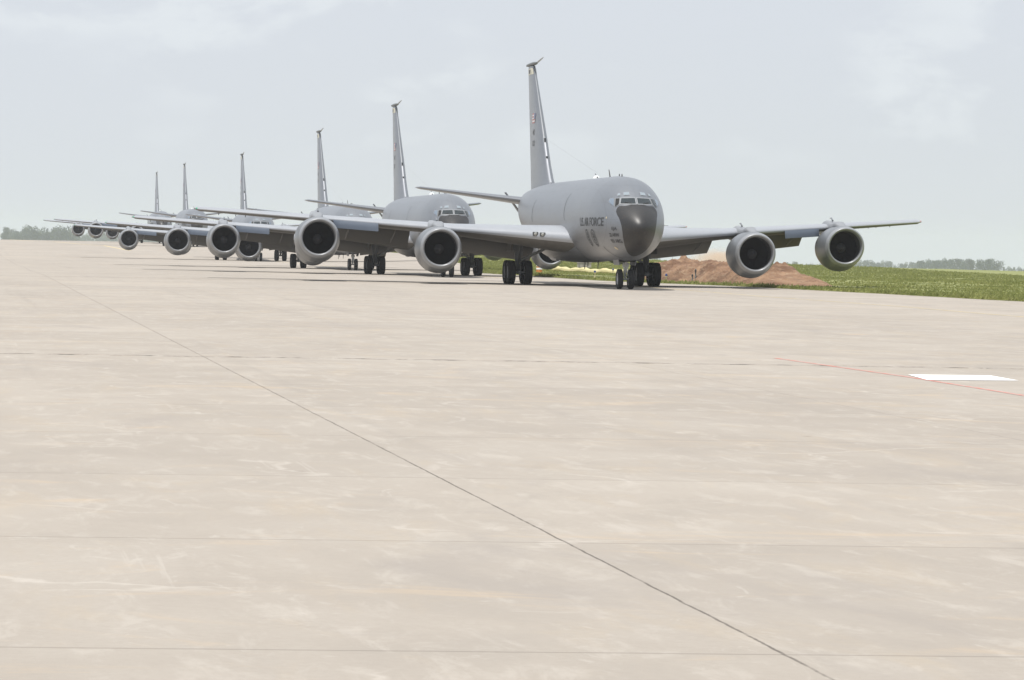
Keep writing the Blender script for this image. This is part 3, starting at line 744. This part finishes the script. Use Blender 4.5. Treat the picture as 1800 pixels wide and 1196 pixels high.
    for z0, z1 in ((5.55, 6.9), (7.05, 8.05), (8.3, 8.31)):
        rows = []
        for z in np.linspace(z0, z1, 9):
            le, te = itp([(5.3, 30.5, 39.15), (5.8, 31.35, 39.3), (6.6, 32.35, 39.5), (7.6, 33.35, 39.85), (8.2, 33.95, 40.0), (10.0, 36.0, 40.55), (11.6, 37.8, 41.03), (12.42, 38.72, 41.25)], z)
            w2 = .035 if z < 8.1 else .02
            rows.append([(-w2-.03, le+.05, z), (-w2, le-.02, z), (0, le-.045, z), (w2, le-.02, z), (w2+.03, le+.05, z)])
        st_.grid(rows)
    st_.build('leading_edge_strip', M['stripe'], fin, 70)
    kn = MB(); kn.box((0, 33.68, 7.95), (.09, .2, .30)); kn.build('leading_edge_fitting', M['dark'], fin); kn = MB(); kn.box((0, 32.78, 7.0), (.10, .14, .12)); kn.build('leading_edge_fitting', M['dark'], fin)
    # flag and tail lettering on the fin's right side
    fg = MB(); H0, H1, S0, S1 = 9.02, 9.60, 36.1, 37.2
    for k_ in range(7):
        z0 = H0+(H1-H0)*k_/7; z1 = H0+(H1-H0)*(k_+1)/7; sc = S0+.42 if k_ >= 3 else S0
        fg.add([fp(sc, z0), fp(S1, z0), fp(S1, z1), fp(sc, z1)], [(0, 1, 2, 3)], k_ % 2)
    zc = H0+(H1-H0)*3/7; fg.add([fp(S0, zc), fp(S0+.42, zc), fp(S0+.42, H1), fp(S0, H1)], [(0, 1, 2, 3)], 2)
    fg.build('flag', [M['flagred'], M['flagwhite'], M['flagblue']], fin, flat=True)
    for body, z0, s0, s1 in (('AMC', 8.36, 35.9, 36.8), ('0121', 7.72, 35.7, 36.8)):
        vs, fs = text_mesh(body, .30/.70); mb = MB(); mb.add([fp(s1+(s0-s1)*a_, z0+h_, .014) for a_, h_ in vs], fs)
        mb.build('tail_lettering', M['mark'], fin, flat=True)
    # ---- boom with ruddervators
    bo = MB(); bo.tube([(0, 27.6, 1.32), (0, 29, 1.42), (0, 33, 1.95), (0, 37, 2.75), (0, 40.6, 3.45), (0, 41.2, 3.55)], [.12, .24, .23, .20, .16, .10], 14)
    boom = bo.build('refuelling_boom', M['skin'], root)
    for sg in (-1, 1):
        rv = MB(); rows = []
        for t_ in (0, .5, 1):
            le = 36.9+.55*t_; ch = 1.15-.45*t_; cx_, cz_ = sg*(.15+1.55*t_), 2.9+2.15*t_
            nx, nz_ = -sg*.8, .6
            rows.append([(cx_+h_*nx, le+a_, cz_+h_*nz_) for a_, h_ in foil(ch, .12, 0, 8)])
        rv.grid(rows, True, 0, True, True); rv.build('ruddervator', M['gear'], boom, 60)
    # ---- antennas on top and belly
    def blade(mb, s, h, lean, ch=.22, top=True, x=0):
        z0 = 5.47 if top else 1.36; d_ = 1 if top else -1
        mb.add([(x-.02, s, z0), (x-.02, s+ch, z0), (x-.012, s+ch*.7+lean, z0+h*d_), (x-.012, s+ch*.25+lean, z0+h*d_), (x+.02, s, z0), (x+.02, s+ch, z0), (x+.012, s+ch*.7+lean, z0+h*d_), (x+.012, s+ch*.25+lean, z0+h*d_)],
               [(0, 1, 2, 3), (7, 6, 5, 4), (0, 4, 5, 1), (1, 5, 6, 2), (2, 6, 7, 3), (3, 7, 4, 0)])
    for args in ((9.6, .42, .45), (13.5, .30, 1.1), (5.9, .13, .03), (6.7, .15, .03)):
        an = MB(); blade(an, *args); an.build('blade_antenna', M['antenna'], root)
    for args in ((13.0, .45, .1), (16.5, .35, .0), (17.5, .5, .12)):
        an = MB(); blade(an, *args, top=False); an.build('belly_antenna', M['antenna'], root)
    dmx = MB(); dmx.lathe((0, 14.2, 5.46), (0, 0, 1), [(0, .17), (.09, .17), (.15, .13), (.19, .07), (.20, .01)], 20); dmx.build('satellite_dome', M['white'], root)
    ww = MB(); ww.tube([(0, 14.0, 5.8), (0, 24, 6.95), (0, 33.6, 8.1)], .003, 5); ww.build('wire_aerial', M['gear'], root)
    # pitot probes
    for sg in (-1, 1):
        pp = MB(); q = fus(2.6, th_at(2.6, 3.1, sg)); pp.tube([q, q+Vector((sg*.14, -.02, 0)), q+Vector((sg*.16, -.22, 0))], .012, 6)
        pp.build('pitot_probe', M['gear'], root)
    # ---- nose gear
    ng = MB(); ng.tube([(0, 4.5, .485), (0, 4.5, .85)], .055, 12); ng.tube([(0, 4.5, .8), (0, 4.55, 1.7)], .095, 14)
    ng.tube([(0, 4.5, 1.0), (0, 3.9, 1.55)], .05, 8); ng.tube([(-.36, 4.5, .485), (.36, 4.5, .485)], .05, 10)
    ng.box((0, 4.4, 1.18), (.30, .14, .20)); ng.tube([(-.07, 4.36, .62), (-.10, 4.3, .95), (-.05, 4.38, 1.3)], .02, 6); ng.tube([(.07, 4.36, .62), (.10, 4.3, .95), (.05, 4.38, 1.3)], .02, 6)
    ngo = ng.build('nose_gear_leg', M['gearwhite'], root)
    for x in (-.275, .275):
        t_, h_ = MB(), MB(); wheel(t_, h_, (x, 4.5, .485), .487, .27); wo_ = t_.build('nose_wheel', M['tyre'], root); h_.build('hub', M['hub'], wo_)
    for sg in (-1, 1):
        dr = MB(); dr.box((sg*.42, 4.7, 1.33), (.035, 1.7, .34), Matrix.Rotation(sg*R(14), 3, 'Y')); dr.build('nose_gear_door', M['skin'], root)
    by = MB(); by.box((0, 4.7, 1.345), (.74, 1.6, .04)); by.build('wheel_well', M['bay'], root)
    lp = MB(); lp.lathe((0, 4.30, 1.35), (0, -1, 0), [(-.1, .07), (0, .09), (.03, .08), (.05, .01)], 14); lp.build('taxi_lamp', M['lamp'], ngo)
    # ---- main gear
    for sg in (-1, 1):
        g = MB(); X0, S0_ = sg*3.39, 18.79
        g.tube([(X0, S0_, .62), (X0, S0_, 1.2)], .10, 14); g.tube([(X0, S0_, 1.1), (X0, S0_+.05, 2.35)], .155, 16)
        g.tube([(X0, S0_-.82, .62), (X0, S0_+.82, .62)], .10, 12)
        for dy in (-.71, .71): g.tube([(X0-.42, S0_+dy, .62), (X0+.42, S0_+dy, .62)], .075, 10)
        g.tube([(X0, S0_-.1, 1.15), (X0, S0_-1.3, 2.2)], .06, 8)
        g.tube([(X0+.05, S0_-.16, .75), (X0+.14, S0_-.24, 1.05), (X0+.02, S0_-.16, 1.4)], .035, 6)
        g.tube([(X0-.14, S0_-.12, .9), (X0-.14, S0_-.12, 2.2)], .022, 6); g.tube([(X0+.13, S0_-.14, 1.2), (X0+.16, S0_-.12, 2.2)], .03, 6)
        g.box((X0, S0_-.12, 1.9), (.46, .2, .40)); g.box((X0+.17, S0_-.1, 1.60), (.16, .14, .2))
        go_ = g.build('main_gear_leg', M['gear'], root)
        br_ = MB(); br_.tube([(X0-sg*.12, S0_, 1.22), (X0-sg*1.62, S0_+.1, 1.95)], .075, 10); br_.build('side_brace', M['ltgray'], go_)
        for dx in (-.44, .44):
            for dy in (-.71, .71):
                t_, h_ = MB(), MB(); wheel(t_, h_, (X0+dx, S0_+dy, .625), .625, .41); wo_ = t_.build('main_wheel', M['tyre'], root); h_.build('hub', M['hub'], wo_)
        dr = MB(); dr.box((X0+sg*.42, S0_+.1, 1.98), (.05, 1.9, .56), Matrix.Rotation(sg*R(-6), 3, 'Y')); dr.build('main_gear_door', M['flap'], root)
    return root

def kids(o): return [c for c in bpy.data.objects if c.parent == o]
def copy_tree(o, parent=None):
    c = o.copy(); C.objects.link(c)
    if parent: c.parent = parent
    for ch in kids(o): copy_tree(ch, c)
    return c
PL = [(6.001, 167.03, 0, .129), (-3.702, 227.82, -.164, .137), (-12.713, 289.94, -.338, .140), (-27.44, 385.25, -.323, .133), (-45.08, 504.56, .871, .142), (-58.92, 593.75, 1.102, .127)]
LB = ['grey four engine jet tanker nearest the camera, with black nose cone and lettered side',
      'grey jet tanker second in the line, nose half hidden by the nearest tanker wing',
      'grey jet tanker third in the line, its cockpit hidden behind the nearest outer engine',
      'grey jet tanker fourth in the line, its fin rising above the second tanker wingtip',
      'hazy grey jet tanker fifth in the line, next to last of the row',
      'smallest and haziest grey jet tanker, last of the row at far left']
proto = make_tanker()
for i, (x, y, z, wz) in enumerate(PL):
    o = proto if i == 0 else copy_tree(proto)
    o.location = (x, y, z); o.rotation_euler = (0, 0, wz)
    tag(o, LB[i], 'tanker aircraft', 'tanker aircraft taxiing nose to tail')

# ================================================================ small things beside the taxiway
straw = worn('pale_straw', (.62, .55, .30), .9, .2, 2, (1, 1, 1), 0, 0, (.4, .33, .16), .5, .4)
sw = MB(); P_ = []
for k_ in range(40):
    q = k_/39.; X = 3.6+6.2*q; Y = 312-24*q+1.2*math.sin(q*9); P_.append((X, Y, TZ(X, Y)+.22+.05*math.sin(q*21)))
sw.tube(P_, [.24+.05*math.sin(k_*1.3) for k_ in range(40)], 10)
tag(sw.build('straw_wattle', straw), 'long pale yellow straw wattle lying on the grass beyond the nearest tanker', 'straw roll')
# concrete block behind the belly
cb_ = empty('concrete_block', (6.9, 345, TZ(6.9, 345)))
kb = MB(); kb.box((0, 0, .32), (1.35, .9, .60)); kb.box((0, 0, .68), (1.45, 1.0, .12)); kb.build('plinth', worn('pale_block_concrete', (.42, .39, .36), .9, .15, 3), cb_)
kb = MB()
for dx in (-.5, -.1, .3): kb.box((dx, -.47, .32), (.10, .06, .5))
kb.build('rib', worn('block_rib', (.25, .23, .22), .9), cb_)
tag(cb_, 'small pale grey concrete block on the grass seen below the nearest tanker belly', 'concrete block')
# orange barrel
ob = empty('traffic_barrel', (2.15, 293, TZ(2.15, 293)))
kb = MB(); kb.lathe((0, 0, 0), (0, 0, 1), [(0, .30), (.12, .30), (.13, .26), (.85, .22), (.9, .18), (.92, .01)], 18, cap=True); kb.build('body', worn('orange_plastic', (.55, .20, .05), .6, .1, 3), ob)
kb = MB(); kb.lathe((0, 0, .35), (0, 0, 1), [(0, .258), (.14, .250)], 18); kb.lathe((0, 0, .62), (0, 0, 1), [(0, .243), (.1, .238)], 18); kb.build('band', M['white'], ob)
tag(ob, 'faded orange barrel on the grass between the nearest tanker main gear and inner engine', 'barrel')
# taxiway edge lights
def edge_light(x, y, label, col, first=[None]):
    if first[0] is None:
        o = empty('taxiway_light', (0, 0, 0))
        a_ = MB(); a_.lathe((0, 0, 0), (0, 0, 1), [(0, .16), (.05, .16), (.07, .10), (.10, .04), (.34, .035), (.35, .08), (.40, .085)], 14, cap=True); a_.build('stem', M['beige'], o)
        a_ = MB(); a_.lathe((0, 0, .40), (0, 0, 1), [(0, .075), (.08, .075), (.13, .05), (.15, .01)], 14); a_.build('lens', col, o)
        first[0] = o
    else: o = copy_tree(first[0])
    o.location = (x, y, TZ(x, y)+.02); tag(o, label, 'taxiway light', 'taxiway edge lights'); return o
bl = pmat('blue_lens', (.03, .05, .16), .3)
edge_light(8.2, 291, 'blue taxiway light beside the straw wattle, left of the nose wheels', bl)
edge_light(5.5, 238.5, 'blue taxiway light at the concrete edge below the nearest tanker belly', bl)
edge_light(9.25, 214, 'blue taxiway light right behind the nearest tanker left main wheels', bl)
edge_light(24.2, 153, 'blue taxiway light at the right edge of the photo where grass meets concrete', bl)
# stakes
def stake(x, y, h, label, first=[None]):
    if first[0] is None:
        o = empty('marker_stake', (0, 0, 0))
        a_ = MB(); a_.tube([(0, 0, 0), (0.01, 0, .55), (.015, .01, .72)], [.045, .04, .03], 8); a_.build('post', M['gear'], o)
        a_ = MB(); a_.box((0.0, -.05, .6), (.11, .02, .14)); a_.build('tag_plate', M['dark'], o); first[0] = o
    else: o = copy_tree(first[0])
    o.location = (x, y, TZ(x, y)); o.scale = (1, 1, h); tag(o, label, 'stake', 'short dark marker stakes by the soil heap')
stake(10.8, 213.6, .8, 'short dark stake before the soil heap, left one of the three')
stake(10.98, 213.4, 1.25, 'tallest dark stake before the soil heap, middle one of the three')
stake(11.28, 213.2, .9, 'short dark stake before the soil heap, right one of the three')
# far light masts
def mast(x, y, h, label, first=[None]):
    if first[0] is None:
        o = empty('light_mast', (0, 0, 0))
        a_ = MB(); a_.tube([(0, 0, 0), (0, 0, .5), (0, 0, 1)], [.009, .007, .004], 8); a_.build('pole', M['ltgray'], o)
        a_ = MB(); a_.box((0, 0, .985), (.05, .012, .012)); a_.box((0, 0, .965), (.035, .012, .010)); a_.build('lamp_bar', M['gear'], o); first[0] = o
    else: o = copy_tree(first[0])
    o.location = (x, y, TZ(x, y)); o.scale = (h, h, h); tag(o, label, 'mast', 'distant slender masts')
mast(51.5, 980, 13, 'thin distant mast above the soil heap, right one near the dust')
mast(44.0, 980, 12.5, 'thin distant mast just right of the nearest tanker nose')
mast(-491, 3900, 42, 'thin distant mast above the treeline at far left')

# ================================================================ trees
leaf = bpy.data.materials.new('foliage'); leaf.use_nodes = True
n = leaf.node_tree; b = n.nodes['Principled BSDF']; geo = N(n, 'ShaderNodeNewGeometry'); oi = N(n, 'ShaderNodeObjectInfo')
c1 = mixc(n, geo.outputs['Random Per Island'], (.026, .038, .030), (.048, .066, .046)); c1 = mixc(n, mth(n, 'MULTIPLY', oi.outputs['Random'], .5), c1, (.04, .062, .034))  # bluish leaf colours carry part of the distance haze
L_(n, c1, b.inputs['Base Color']); b.inputs['Roughness'].default_value = .8
bark = worn('bark', (.10, .08, .06), .9, .2, 2)
def tree_proto(name, seed, h, wd, conic):
    rr = random.Random(seed); root = empty(name, (0, 0, 0))
    t_ = MB(); t_.tube([(0, 0, -.5), (.1, 0, h*.3), (0, .1, h*.6), (.1, 0, h*.88)], [h*.028, h*.02, h*.012, .03], 8)
    for k_ in range(6):
        a_ = rr.random()*6.28; z0 = h*(.25+.09*k_); l_ = wd*.35*rr.uniform(.6, 1)
        t_.tube([(0, 0, z0), (math.cos(a_)*l_, math.sin(a_)*l_, z0+l_*.7)], [h*.009, .02], 6)
    t_.build('trunk', bark, root)
    cb_ = MB(); lobes = []
    for k_ in range(22 if conic < .5 else 26):
        q = rr.random(); z = h*(.16+.80*q); rad = wd/2*(1-q*.85 if conic > .5 else math.sin(math.pi*(.12+.80*q))**.8)
        a_ = rr.random()*6.28; d_ = rad*rr.uniform(.25, .85); lobes.append((math.cos(a_)*d_, math.sin(a_)*d_, z, wd*rr.uniform(.13, .24)*(1 if conic < .5 else .7)))
    for (x, y, z, r_) in lobes:
        for k_ in range(100):
            v = Vector((rr.gauss(0, 1), rr.gauss(0, 1), rr.gauss(0, 1))).normalized()*r_*rr.uniform(.6, 1.08); v.z *= .8
            p = Vector((x, y, z))+v; s_ = rr.uniform(.18, .42)*h/12
            a_ = Vector((rr.gauss(0, 1), rr.gauss(0, 1), rr.gauss(0, 1))).normalized(); c_ = a_.orthogonal().normalized()
            cb_.add([p-a_*s_, p+c_*s_*.7, p+a_*s_, p-c_*s_*.7], [(0, 1, 2, 3)])
    cb_.build('crown', leaf, root, flat=True); return root
protos = [tree_proto('broadleaf_tree', 1, 12, 11, 0), tree_proto('broadleaf_tree', 2, 12, 9, 0), tree_proto('pine_tree', 3, 12, 6.5, 1), tree_proto('broadleaf_tree', 4, 12, 13, 0)]
used = [False]*4
def put_tree(k_, px, ytop, Y, label, group):
    X = (px-900)/FPX*Y; z0 = TZ(X, Y)
    zt = CAM_H + (428.4+.0172*(px-900)-ytop)/FPX*Y; h = max(4, zt-z0)
    o = copy_tree(protos[k_]) if used[k_] else protos[k_]; used[k_] = True
    s_ = h/12.0; o.location = (X, Y, z0-.2); wf = rnd.uniform(.55, .8)*(1.3 if h < 14 else 1); o.scale = (s_*wf, s_*wf, s_); o.rotation_euler = (0, 0, rnd.random()*6.28)
    tag(o, label, 'tree', group)
prof_l = [(-20, 400), (8, 401), (18, 404), (27, 408), (33, 411), (42, 406), (50, 399), (58, 407), (66, 412), (75, 404), (86, 407), (96, 404), (105, 401), (115, 405), (122, 409)]
G1 = 'trees on the skyline at the left edge'
for i, (px, yt) in enumerate(prof_l):
    put_tree([0, 1, 3, 1, 0][i % 5], px, yt, 3900+rnd.uniform(-60, 60), 'dark blue green tree in the tall clump on the skyline at the left edge', G1)
    put_tree([1, 0, 3][i % 3], px+rnd.uniform(2, 6), yt+6, 3750+rnd.uniform(-50, 50), 'dark blue green tree in the tall clump on the skyline at the left edge', G1)
G2 = 'low hazy trees behind the far tankers'
x = 126
while x < 640:
    put_tree(rnd.choice([0, 1, 3]), x, 411+rnd.uniform(-3, 4)+max(0, x-200)*.030, 4700+rnd.uniform(-80, 80), 'pale hazy tree in the low skyline row behind the far tankers', G2)
    x += rnd.uniform(8, 13)
G3 = 'low trees right of the outermost right engine'
for i in range(11):
    px = 1508+i*10.5+rnd.uniform(-2, 2); put_tree(i % 2, px, 459.5+(4 if 1566 < px < 1585 else 0)+rnd.uniform(-1, 2.5)+(px-1508)*.015, 4200, 'hazy tree in the low clump just right of the outermost right engine', G3)
G4 = 'taller trees on the skyline at the right'
for i in range(19):
    px = 1618+i*7.6+rnd.uniform(-2, 2); put_tree([1, 0, 3, 1][i % 4], px, 457.5+rnd.uniform(-1.5, 2.5)+(3 if px > 1745 else 0), 3500+rnd.uniform(-50, 50), 'dark green tree in the taller skyline clump near the right edge', G4)
G5 = 'trees thinning out at the right edge'
for i in range(6):
    put_tree([2, 0][i % 2], 1762+i*9, 469+rnd.uniform(-1, 2)+i*.4, 4600, 'faint small tree at the right end of the skyline', G5)
G6 = 'faint trees on the skyline beside the soil heap'
for px, yt in ((1120, 449), (1135, 452), (1150, 450), (1205, 455), (1216, 456), (1246, 457), (1380, 462), (1395, 461), (1425, 464), (1440, 463)):
    put_tree(rnd.choice([0, 1]), px, yt, 4600, 'faint tree low on the skyline beside the soil heap and right engines', G6)

# ================================================================ haze
hz = MB(); hz.box((0, 2500, 3.0), (12000, 6400, 46)); 
hm = bpy.data.materials.new('haze_air'); hm.use_nodes = True; n = hm.node_tree; n.nodes.clear()
o_ = N(n, 'ShaderNodeOutputMaterial'); pv = N(n, 'ShaderNodeVolumePrincipled')
pv.inputs['Color'].default_value = (.90, .95, 1.0, 1); pv.inputs['Density'].default_value = .00012; pv.inputs['Anisotropy'].default_value = .2
L_(n, pv.outputs[0], o_.inputs['Volume'])
ho = hz.build('haze', hm, flat=True); tag(ho, 'thin pale summer haze over the airfield', 'haze', kind='stuff')
